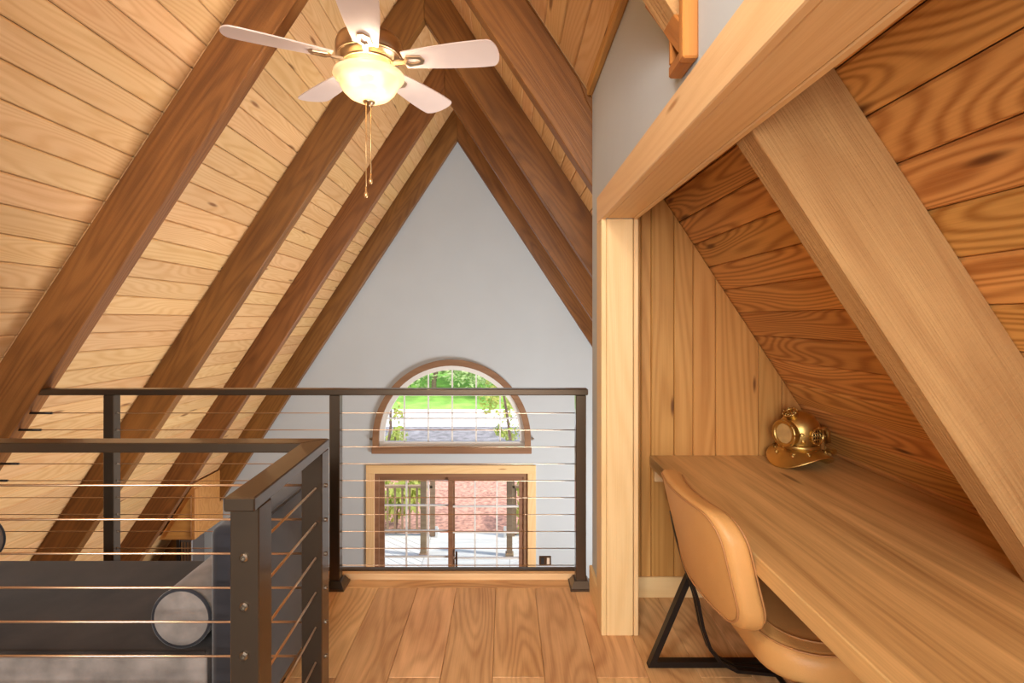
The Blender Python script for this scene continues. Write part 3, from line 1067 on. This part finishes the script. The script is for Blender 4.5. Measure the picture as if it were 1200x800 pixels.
def porthole(nm, centre, normal, R, grille, mat_in):
    n = Vector(normal).normalized()
    up = Vector((0, 0, 1))
    ex = up.cross(n)
    ex = ex.normalized() if ex.length > 0.1 else Vector((0, 1, 0))
    m = frame(centre, ex, n.cross(ex))
    prof = [(R * 0.78, -0.02), (R * 1.0, -0.02), (R * 1.0, 0.012), (R * 1.1, 0.014), (R * 1.1, 0.021), (R * 0.98, 0.025), (R * 0.8, 0.021), (R * 0.78, 0.01)]
    rim = link(nm, lathe(prof, 32, close=True), M['brass'], hel, m, smooth=True)
    link('lens', lathe([(0, 0.013), (R * 0.79, 0.013)], 24), mat_in, rim)
    if grille:
        for k in (-1, 0, 1):
            w_ = 0.78 * R * math.cos(math.asin(min(0.95, abs(k) * 0.42)))
            rod('grille_bar', (k * R * 0.4, -w_, 0.018), (k * R * 0.4, w_, 0.018), 0.0028, M['brass'], rim, n=6)
            rod('grille_bar', (-w_, k * R * 0.4, 0.019), (w_, k * R * 0.4, 0.019), 0.0028, M['brass'], rim, n=6)
    for k in range(8):
        a = 2 * PI * k / 8
        fitting(rim, (1.05 * R * math.cos(a), 1.05 * R * math.sin(a), 0.02), (0, 0, 1), 0.0042, 'brass').name = 'screw'
    return rim


pale = plain('clear_lens', srgb(196, 160, 104), 0.12, metal=0.0, coat=0.5, noise=0.15, nscale=30)
porthole('front_porthole', (0.078, 0, 0.148), (1, 0, 0), 0.057, False, pale)
porthole('side_porthole', (0, 0.074, 0.146), (0, 1, 0), 0.036, True, M['void'])
porthole('side_porthole', (0, -0.074, 0.146), (0, -1, 0), 0.036, True, M['void'])
porthole('top_porthole', (0.048, 0, 0.225), (0.55, 0, 0.85), 0.029, True, M['void'])
for t in (-60, -25, 25, 60, 120, 155, 205, 240, 300):
    a = math.radians(t)
    z = 0.058 - 0.0235 * 0.35 * math.cos(2 * a)
    w = thing('x', 'x', 'x')
    bpy.data.objects.remove(w)
    wb = link('wing_nut', lathe([(0, 0), (0.008, 0), (0.008, 0.008), (0.004, 0.012), (0, 0.012)], 10), M['brass'], hel,
              Matrix.Translation((0.104 * math.cos(a), 0.104 * math.sin(a), z)))
    rod('wing', (-0.011 * math.sin(a), 0.011 * math.cos(a), 0.012), (0.011 * math.sin(a), -0.011 * math.cos(a), 0.012), 0.003, M['brass'], wb, n=6)
for y_ in (1, -1):
    for q in ((0.058, y_ * 0.061, 0.15), (0.052, y_ * 0.062, 0.118)):
        nrm = Vector((q[0], q[1], q[2] - hc)).normalized()
        fitting(hel, q, nrm, 0.009, 'brass').name = 'rivet'
# rear elbows and valve
pts = [(-0.06, y0, z0) for y0, z0 in ()]
link('air_elbow', sweep([(-0.06, 0.035, 0.15), (-0.10, 0.045, 0.165), (-0.115, 0.05, 0.15), (-0.118, 0.052, 0.10)], circ(0.012, 10)), M['brass'], hel, smooth=True)
link('air_elbow', sweep([(-0.06, -0.035, 0.15), (-0.10, -0.045, 0.165), (-0.115, -0.05, 0.15), (-0.118, -0.052, 0.10)], circ(0.012, 10)), M['brass'], hel, smooth=True)
link('valve', lathe([(0, 0), (0.008, 0), (0.008, 0.03), (0.013, 0.032), (0.013, 0.042), (0, 0.044)], 14), M['brass'], hel, frame((-0.075, 0.075, 0.075), (0, 0, 1), (1, 0, 0)))

# ------------------------------------------------------------------ ceiling fan with light
FXY = (-0.642, 2.48)
BZ = 2.545
fan = thing('ceiling_fan', 'five-blade ceiling fan with lit alabaster bowl hanging from the ridge', 'fan', (FXY[0], FXY[1], BZ))
ztop = ZR - BZ - 0.03
link('downrod', lathe([(0, 0.10), (0.0125, 0.10), (0.0125, ztop), (0, ztop)], 14), M['nickel'], fan, smooth=False)
link('canopy', lathe([(0, ztop - 0.16), (0.03, ztop - 0.16), (0.055, ztop - 0.13), (0.07, ztop - 0.06), (0.07, ztop), (0, ztop)], 24), M['nickel'], fan, smooth=True)
link('motor_housing', lathe([(0, 0.165), (0.03, 0.165), (0.045, 0.155), (0.06, 0.14), (0.115, 0.128), (0.145, 0.11), (0.153, 0.085), (0.153, 0.045), (0.147, 0.04), (0.147, 0.032), (0.138, 0.028), (0.128, 0.012), (0.112, 0.006), (0.108, -0.004), (0.075, -0.010), (0.07, -0.035), (0, -0.035)], 48), M['nickel'], fan, smooth=True)
for R_, z_ in ((0.146, 0.036), (0.118, 0.004)):
    link('trim_ring', torus(R_, 0.005, 48, 8), M['nickel'], fan, Matrix.Translation((0, 0, z_)), smooth=True)
link('light_fitter', lathe([(0, -0.03), (0.07, -0.03), (0.078, -0.045), (0.06, -0.06), (0, -0.06)], 32), M['nickel'], fan, smooth=True)
bowl_prof = [(0.162, -0.046), (0.164, -0.056), (0.158, -0.066), (0.146, -0.072), (0.140, -0.080), (0.135, -0.096), (0.120, -0.124), (0.096, -0.148), (0.064, -0.164), (0.03, -0.171), (0.0, -0.172)]
inner = [(max(0, r_ - 0.005), z_ + 0.004) for r_, z_ in bowl_prof[::-1]]
link('glass_bowl', lathe(bowl_prof + inner[:-1] + [(0.157, -0.046)], 56), M['bowl'], fan, smooth=True)
link('finial', lathe([(0, -0.196), (0.006, -0.195), (0.012, -0.188), (0.026, -0.178), (0.028, -0.170), (0, -0.168)], 24), M['nickel'], fan, smooth=True)
for bx0, by0 in ((-0.062, -0.05), (0.058, -0.05)):
    link('bulb', lathe([(0, -0.05), (0.012, -0.055), (0.024, -0.085), (0.026, -0.10), (0.018, -0.118), (0, -0.124)], 16), M['bulb'], fan, Matrix.Translation((bx0, by0, -0.0)), smooth=True)
    pl = lamp('fan_bulb_light', 'POINT', (FXY[0] + bx0 * 0.6, FXY[1] + by0 * 0.6, BZ - 0.09), 5.0, (1.0, 0.88, 0.72), radius=0.03)

bl_out = []
for i in range(13):
    u = i / 12
    bl_out.append((0.17 + 0.44 * u, 0.055 + 0.032 * math.sin(u * PI * 0.55)))
half = bl_out[:-1]
tip_c = (0.575, 0.0)
tip = [(0.575 + 0.042 * math.cos(a), 0.0855 * math.sin(a)) for a in [PI / 2 - PI * i / 12 for i in range(13)]]
outline = [(x, y) for x, y in half if x < 0.57] + tip + [(x, -y) for x, y in half[::-1] if x < 0.57]
blade_me = prism(outline, lambda u, v, t: (u, v, t), -0.003, 0.003)
iron_me = None
for k in range(5):
    a = math.radians(63 + 72 * k)
    m = Matrix.Rotation(a, 4, 'Z') @ Matrix.Rotation(math.radians(-11), 4, 'X') @ Matrix.Translation((0, 0, 0.012))
    bd = link('blade', blade_me, M['blade'], fan, m)
    # ornamental blade iron: a bar and a pierced plate
    bm = bmesh.new()
    pl_o = [(0.165, 0.0), (0.19, 0.034), (0.255, 0.026), (0.27, 0.0), (0.255, -0.026), (0.19, -0.034)]
    pl_i = [(0.185, 0.0), (0.2, 0.018), (0.24, 0.014), (0.25, 0.0), (0.24, -0.014), (0.2, -0.018)]
    for z0, z1 in ((-0.012, -0.004),):
        lo = [bm.verts.new((x, y, z0)) for x, y in pl_o]
        li = [bm.verts.new((x, y, z0)) for x, y in pl_i]
        uo = [bm.verts.new((x, y, z1)) for x, y in pl_o]
        ui = [bm.verts.new((x, y, z1)) for x, y in pl_i]
        for i in range(6):
            j = (i + 1) % 6
            bm.faces.new((lo[i], lo[j], li[j], li[i]))
            bm.faces.new((uo[i], ui[i], ui[j], uo[j]))
            bm.faces.new((lo[i], uo[i], uo[j], lo[j]))
            bm.faces.new((li[i], li[j], ui[j], ui[i]))
    add_box(bm, 0.10, 0.172, -0.012, 0.012, -0.014, -0.004)
    link('blade_iron', to_mesh(bm), M['nickel'], bd)
for cx_, cy_, z_end in ((-0.009, -0.018, -0.58), (0.011, -0.012, -0.515)):
    pc = rod('pull_chain', (cx_, cy_, -0.17), (cx_, cy_, z_end), 0.0026, M['chain'], fan, n=6)
    fm = lathe([(0, 0), (0.004, 0), (0.0045, 0.022), (0.009, 0.03), (0.010, 0.042), (0.006, 0.05), (0, 0.05)], 12)
    link('pull', fm, M['chain'], pc, Matrix.Translation((abs(z_end) - 0.17 - 0.005, 0, 0)) @ Matrix.Rotation(PI / 2, 4, 'Y'), smooth=True)

# ------------------------------------------------------------------ geometric wooden frame on the white wall
wf = thing('wall_frame', 'angular wooden frame with cork inside hung high on the white wall above the nook', 'wall decoration', (WX, 1.3, 2.0))


def wall_bar(nm, p, q, w=0.045, d=0.05):
    p, q = Vector((0, p[0] - 1.3, p[1] - 2.0)), Vector((0, q[0] - 1.3, q[1] - 2.0))
    ex = (q - p).normalized()
    ey = Vector((-1, 0, 0))
    ez = ex.cross(ey)
    plank(nm, wf, p - ez * (w / 2), ex, ey, (q - p).length, d, w, M['frame_wood'], bev=0.004)


wall_bar('bar', (1.193, 1.9355), (1.195, 2.55), 0.03, 0.036)
wall_bar('bar', (1.205, 1.951), (1.289, 1.951), 0.029, 0.0345)
wall_bar('bar', (1.283, 1.967), (1.283, 2.05), 0.016, 0.0335)
wall_bar('bar', (1.49, 2.262), (1.2, 1.985), 0.06, 0.034)
wall_bar('bar', (1.49, 2.24), (1.49, 2.55), 0.03, 0.036)
wall_bar('bar', (1.18, 2.55), (1.505, 2.55), 0.03, 0.036)
bm = bmesh.new()
pg = [(1.19, 1.945), (1.285, 1.945), (1.285, 2.07), (1.48, 2.26), (1.48, 2.54), (1.19, 2.54)]
me = prism(pg, lambda u, v, t: (t, u - 1.3, v - 2.0), -0.012, 0.0)
link('cork_panel', me, M['cork'], wf)

# thin wire stapled along the rafter beside the white wall
pts = []
for i in range(15):
    s = 1.05 + 0.085 * i
    q = RIDGE + DN[1] * s + INW[1] * (0.012 + (0.035 * math.sin((i - 9) / 5 * PI) if 9 <= i <= 14 else 0))
    pts.append((q.x, 2.645, q.z))
wire = link('wire', sweep(pts, circ(0.003, 6)), M['brass_dark'], smooth=True)
tag(wire, 'thin brown wire running down the rafter beside the top of the white wall', 'wire')

# ------------------------------------------------------------------ kitchen corner glimpsed below, by the gable
kc = thing('wall_cabinet', 'pine upper cabinet under the left roof slope in the corner by the far wall', 'cabinet', (-3.6, 6.1, -1.18))
poly = [(0, 0), (0, deck_z(-3.6) + 1.18 - 0.05), (deck_x(-1.18, -1) + 3.6 + 0.05, 0)]
me = prism(poly, lambda u, v, t: (u, t, v), 0.0, 0.63)
link('carcass', me, M['cabinet'], kc)
pp = [(-0.02, 0.02), (-0.02, 0.52), (-0.33, 0.02)]
me = prism(pp, lambda u, v, t: (u, t, v), -0.018, -0.001, 0.003)
link('door', me, M['cabinet'], kc)
plank('side_stile', kc, (0.0, 0.09, 0.0), (0, 0, 1), (0, -1, 0), 0.58, 0.09, 0.012, M['cabinet'])
kb = thing('kitchen_counter', 'low dark kitchen counter in the corner below the pine wall cabinet', 'counter', (-4.1, 6.1, LOW))
box('carcass', -0.28, 0.38, 0.02, 0.63, 0, 0.9, M['cabinet'], kb)
box('worktop', -0.28, 0.40, -0.01, 0.635, 0.9, 0.94, M['counter'], kb, bev=0.004)
ap = thing('countertop_appliance', 'ribbed grey and black appliance standing below the pine wall cabinet', 'appliance', (-3.76, 6.35, LOW + 0.94))
box('body', -0.07, 0.07, -0.13, 0.13, 0.0, 0.53, M['appliance'], ap, bev=0.008)
box('frame', -0.12, -0.075, -0.13, 0.13, 0.0, 0.56, M['black_plastic'], ap, bev=0.004)
for k in range(4):
    box('rib', -0.055 + 0.035 * k, -0.043 + 0.035 * k, -0.138, -0.13, 0.03, 0.5, M['nickel'], ap)

# ------------------------------------------------------------------ outside: patio deck, porch posts, railings
PZ = LOW - 0.06
pdk = box('patio_deck', -4.6, 3.0, GY + 0.2, 10.25, PZ - 0.22, PZ - 0.03, M['slab'], kind='structure')
pdk_o = pdk.location.copy()


def pboard(pts):
    """One deck board from its four corner points (first edge is its length)."""
    p0, p1, p3 = Vector(pts[0]), Vector(pts[1]), Vector(pts[3])
    ex = (p1 - p0).normalized()
    ey = Vector((-ex.y, ex.x, 0))
    loc = [((Vector(q) - p0).dot(ex), (Vector(q) - p0).dot(ey)) for q in pts]
    me = prism(loc, lambda u, v, t: (u, v, t), 0, 0.03, 0.003)
    link('board', me, M['patio'], pdk, frame(p0 - pdk_o, ex, ey))


y = GY + 0.22
while y < 10.2:
    pboard([(-1.42, y, PZ - 0.03), (0.06, y, PZ - 0.03), (0.06, y + 0.136, PZ - 0.03), (-1.42, y + 0.136, PZ - 0.03)])
    y += 0.142


def clip_poly(poly, ax, val, keep_less):
    out = []
    for i in range(len(poly)):
        a, b = poly[i], poly[(i + 1) % len(poly)]
        ia = (a[ax] <= val) == keep_less or a[ax] == val
        ib = (b[ax] <= val) == keep_less or b[ax] == val
        if ia:
            out.append(a)
        if ia != ib:
            t = (val - a[ax]) / (b[ax] - a[ax])
            out.append(tuple(a[k] + (b[k] - a[k]) * t for k in range(2)))
    return out


def diag(x0, x1, sgn):
    d = Vector((1, -0.85 * sgn, 0)).normalized()
    n = Vector((-d.y, d.x, 0))
    c0 = Vector(((x0 + x1) / 2, 8.6, 0))
    for k in range(-19, 20):
        o = c0 + n * (0.142 * k)
        quad = [o - d * 6, o + d * 6, o + d * 6 + n * 0.134, o - d * 6 + n * 0.134]
        poly = [(q.x, q.y) for q in quad]
        for ax, val, less in ((0, x0, False), (0, x1, True), (1, GY + 0.22, False), (1, 10.2, True)):
            poly = clip_poly(poly, ax, val, less)
            if len(poly) < 3:
                break
        if len(poly) < 3:
            continue
        area = abs(sum(poly[i][0] * poly[(i + 1) % len(poly)][1] - poly[(i + 1) % len(poly)][0] * poly[i][1] for i in range(len(poly)))) / 2
        if area < 0.02:
            continue
        p0 = Vector((poly[0][0], poly[0][1], PZ - 0.03))
        loc = [((Vector((q[0], q[1], 0)) - Vector((p0.x, p0.y, 0))).dot(d), (Vector((q[0], q[1], 0)) - Vector((p0.x, p0.y, 0))).dot(n)) for q in poly]
        me = prism(loc, lambda u, v, t: (u, v, t), 0, 0.03)
        link('board', me, M['patio'], pdk, frame(p0 - pdk_o, d, n))


diag(-4.0, -1.426, 1)
diag(0.066, 2.4, -1)

for px, lab in ((-1.44, 'weathered square porch post at the left of the patio steps'), (0.06, 'weathered square porch post at the right of the patio steps')):
    po = thing('porch_post', lab, 'post', (px, 9.25, PZ), group='porch posts')
    box('shaft', -0.05, 0.05, -0.05, 0.05, 0, 1.75, M['post_out'], po, bev=0.004)
    box('foot', -0.07, 0.07, -0.07, 0.07, 0, 0.05, M['post_out'], po, bev=0.004)
for x0, x1, lab in ((-4.0, -1.4, 'weathered patio railing left of the steps with slim balusters'), (0.12, 2.4, 'weathered patio railing right of the steps with slim balusters')):
    rl = thing('patio_railing', lab, 'railing', (x0, 10.1, PZ), group='patio railings')
    ln = x1 - x0
    box('top_rail', 0, ln, -0.045, 0.045, 0.92, 0.96, M['post_out'], rl)
    box('bottom_rail', 0, ln, -0.02, 0.02, 0.06, 0.12, M['post_out'], rl)
    x = 0.06
    while x < ln:
        box('baluster', x - 0.018, x + 0.018, -0.018, 0.018, 0.12, 0.92, M['post_out'], rl)
        x += 0.14
    for x in (0.0, ln):
        box('post', x - 0.045, x + 0.045, -0.045, 0.045, 0, 1.05, M['post_out'], rl)
for px, s, lab in ((-1.315, 1, 'white sloped stair stringer beside the left porch post'), (-0.02, -1, 'white sloped stair stringer beside the right porch post')):
    me = prism([(0, 0), (0.9, -0.62), (0.9, -0.42), (0.0, 0.22)], lambda u, v, t: (t, u, v), -0.025, 0.025, 0.004)
    o = link('stair_stringer', me, M['white_trim'], None, Matrix.Translation((px, 10.0, PZ)))
    tag(o, lab, 'stair', 'stair stringers of the patio steps')

# ------------------------------------------------------------------ ground beyond
GZ = LOW - 0.45


def ground(nm, y0, y1, z0, z1, mat, x0=-40, x1=40, ny=14, nx=30, rough=0.04):
    bm = bmesh.new()
    rows = []
    for j in range(ny + 1):
        t = j / ny
        rows.append([bm.verts.new((x0 + (x1 - x0) * i / nx, y0 + (y1 - y0) * t, z0 + (z1 - z0) * t + random.uniform(-rough, rough) * (0 < j < ny))) for i in range(nx + 1)])
    for a, b in zip(rows[:-1], rows[1:]):
        for i in range(nx):
            bm.faces.new((a[i], a[i + 1], b[i + 1], b[i]))
    return link(nm, to_mesh(bm), mat, smooth=True, kind='structure')


ground('ground', 4.0, 14.8, GZ, GZ, M['mulch'])
ground('ground_gravel', 14.8, 22.3, GZ, GZ + 0.02, M['gravel'])
ground('road', 22.3, 26.6, GZ + 0.02, GZ + 0.02, M['road'], rough=0.0)
ground('lawn', 26.6, 60, GZ + 0.02, GZ + 2.2, M['lawn'], rough=0.06)


def crown_mesh(n, rx, ry, rz, size, seed, blobs=9):
    rnd = random.Random(seed)
    cs = [(rnd.uniform(-0.7, 0.7), rnd.uniform(-0.7, 0.7), rnd.uniform(-0.75, 0.75)) for _ in range(blobs)]
    vs_, fs = [], []
    for i in range(n):
        c = rnd.choice(cs)
        th, u = rnd.uniform(0, 2 * PI), rnd.uniform(-1, 1)
        rr = 0.42 * rnd.random() ** 0.5
        q = Vector((c[0] + rr * math.cos(th) * math.sqrt(1 - u * u), c[1] + rr * math.sin(th) * math.sqrt(1 - u * u), c[2] + rr * u))
        q = Vector((q.x * rx, q.y * ry, q.z * rz))
        a = Vector((rnd.gauss(0, 1), rnd.gauss(0, 1), rnd.gauss(0, 1))).normalized()
        b = a.orthogonal().normalized()
        s = size * rnd.uniform(0.6, 1.3)
        k = len(vs_)
        vs_ += [q - a * s, q + b * s * 0.5, q + a * s, q - b * s * 0.5]
        fs.append((k, k + 1, k + 2, k + 3))
    me = bpy.data.meshes.new('crown')
    me.from_pydata([tuple(v) for v in vs_], [], fs)
    return me


def trunk_mesh(h, r, lean, seed):
    rnd = random.Random(seed)
    pts = [Vector((lean * (i / 6) + rnd.uniform(-0.03, 0.03) * h * 0.2, rnd.uniform(-0.02, 0.02) * h, h * i / 6)) for i in range(7)]
    bm = bmesh.new()
    rings = []
    for i, q in enumerate(pts):
        rr = r * (1 - 0.1 * i)
        rings.append([bm.verts.new((q.x + rr * math.cos(2 * PI * k / 8), q.y + rr * math.sin(2 * PI * k / 8), q.z)) for k in range(8)])
    for a, b in zip(rings[:-1], rings[1:]):
        for k in range(8):
            bm.faces.new((a[k], a[(k + 1) % 8], b[(k + 1) % 8], b[k]))
    return to_mesh(bm)


def lawn_z(y):
    return GZ + 0.02 + 2.18 * max(0, (y - 26.6) / 33.4)


big = [crown_mesh(3600, 3.4, 2.6, 3.2, 0.15, s) for s in (1, 2)]
sap = [crown_mesh(420, 0.75, 0.7, 1.5, 0.085, s, 7) for s in (3, 4)]
shr = [crown_mesh(420, 0.8, 0.5, 0.5, 0.075, s, 8) for s in (5, 6)]
for m_ in big:
    m_.materials.append(M['leaf'])
for m_ in sap + shr:
    m_.materials.append(M['leaf_yellow'])
trees = [(-13.0, 31, 0.2, 'leafy tree across the road, leftmost of those through the arched window'),
         (-7.0, 33.5, 0.25, 'leafy tree across the road behind the left half of the arched window'),
         (-4.2, 30.5, 0.5, 'leafy tree with a leaning trunk across the road, mid arched window'),
         (-1.6, 34, -0.1, 'leafy tree set far back across the road, right of the leaning one'),
         (0.9, 30, -0.2, 'leafy tree across the road seen at the right of the arched window'),
         (4.5, 33, 0.1, 'leafy tree across the road hidden mostly past the right end of the arched window'),
         (-19.5, 34, 0.1, 'leafy tree across the road far to the left of the arched window')]
for i, (x, y, lean, lab) in enumerate(trees):
    t = thing('tree', lab, 'tree', (x, y, lawn_z(y) - 0.02), random.uniform(-0.4, 0.4), 'trees across the road')
    link('trunk', trunk_mesh(4.2, 0.16, lean, i), M['bark'], t, smooth=True)
    c = link('crown', big[i % 2], None, t, Matrix.Translation((lean, 0, 3.35)) @ Matrix.Diagonal((1, 1, 0.85, 1)))
    c['kind'] = 'stuff'
# a second, denser row closes the view behind
for i, (x, lab) in enumerate(((-16.5, 'tall back-row tree past the left end of the arched window'),
                              (-9.6, 'tall back-row tree seen in the left half of the arched window'),
                              (-2.9, 'tall back-row tree seen in the right half of the arched window'),
                              (4.0, 'tall back-row tree past the right end of the arched window'))):
    t = thing('tree', lab, 'tree', (x, 46, lawn_z(46) - 0.05), i, 'trees of the back row')
    link('trunk', trunk_mesh(5, 0.2, 0.2, 20 + i), M['bark'], t, smooth=True)
    c = link('crown', big[i % 2], None, t, Matrix.Translation((0, 0, 4.3)) @ Matrix.Scale(1.35, 4))
    c['kind'] = 'stuff'
sapl = [(-3.75, 16.8, 0.2, 'young tree with yellow-green leaves at the left side of the arched window'),
        (-4.6, 18.5, -0.2, 'young tree a little farther back at the left side of the arched window'),
        (0.25, 16.5, -0.5, 'thin leaning young tree at the right side of the arched window'),
        (1.15, 18.4, -0.9, 'strongly leaning young tree at the right edge of the arched window')]
for i, (x, y, lean, lab) in enumerate(sapl):
    t = thing('sapling', lab, 'tree', (x, y, GZ - 0.02), 0, 'saplings by the gravel')
    link('trunk', trunk_mesh(3.4, 0.055, lean, 40 + i), M['bark'], t, smooth=True)
    c = link('crown', sap[i % 2], None, t, Matrix.Translation((lean * 0.7, 0, 2.35)))
    c['kind'] = 'stuff'
shrubs = [(-3.0, 11.3, 'green shrub behind the left patio railing, nearest the corner'), (-2.3, 11.0, 'green shrub behind the left patio railing by the porch post'),
          (0.75, 11.2, 'green shrub behind the right patio railing'), (-3.75, 18.0, 'low yellow-green shrub below the left young tree'),
          (0.1, 18.0, 'low yellow-green shrub below the leaning young tree')]
for i, (x, y, lab) in enumerate(shrubs):
    t = thing('shrub', lab, 'shrub', (x, y, GZ - 0.03), i * 0.7, 'shrubs around the patio')
    link('stem', trunk_mesh(0.6, 0.03, 0.05, 60 + i), M['bark'], t, smooth=True)
    sc_ = 1.45 if i < 3 else 0.8
    c = link('foliage', shr[i % 2], None, t, Matrix.Translation((0, 0, 0.52 * sc_ + 0.05)) @ Matrix.Diagonal((0.8 * sc_, 0.8 * sc_, 1.2 * sc_, 1)))
    c['kind'] = 'stuff'

for o in list(SC.objects):
    if o.type == 'EMPTY' and not o.children and not o.get('category'):
        bpy.data.objects.remove(o)
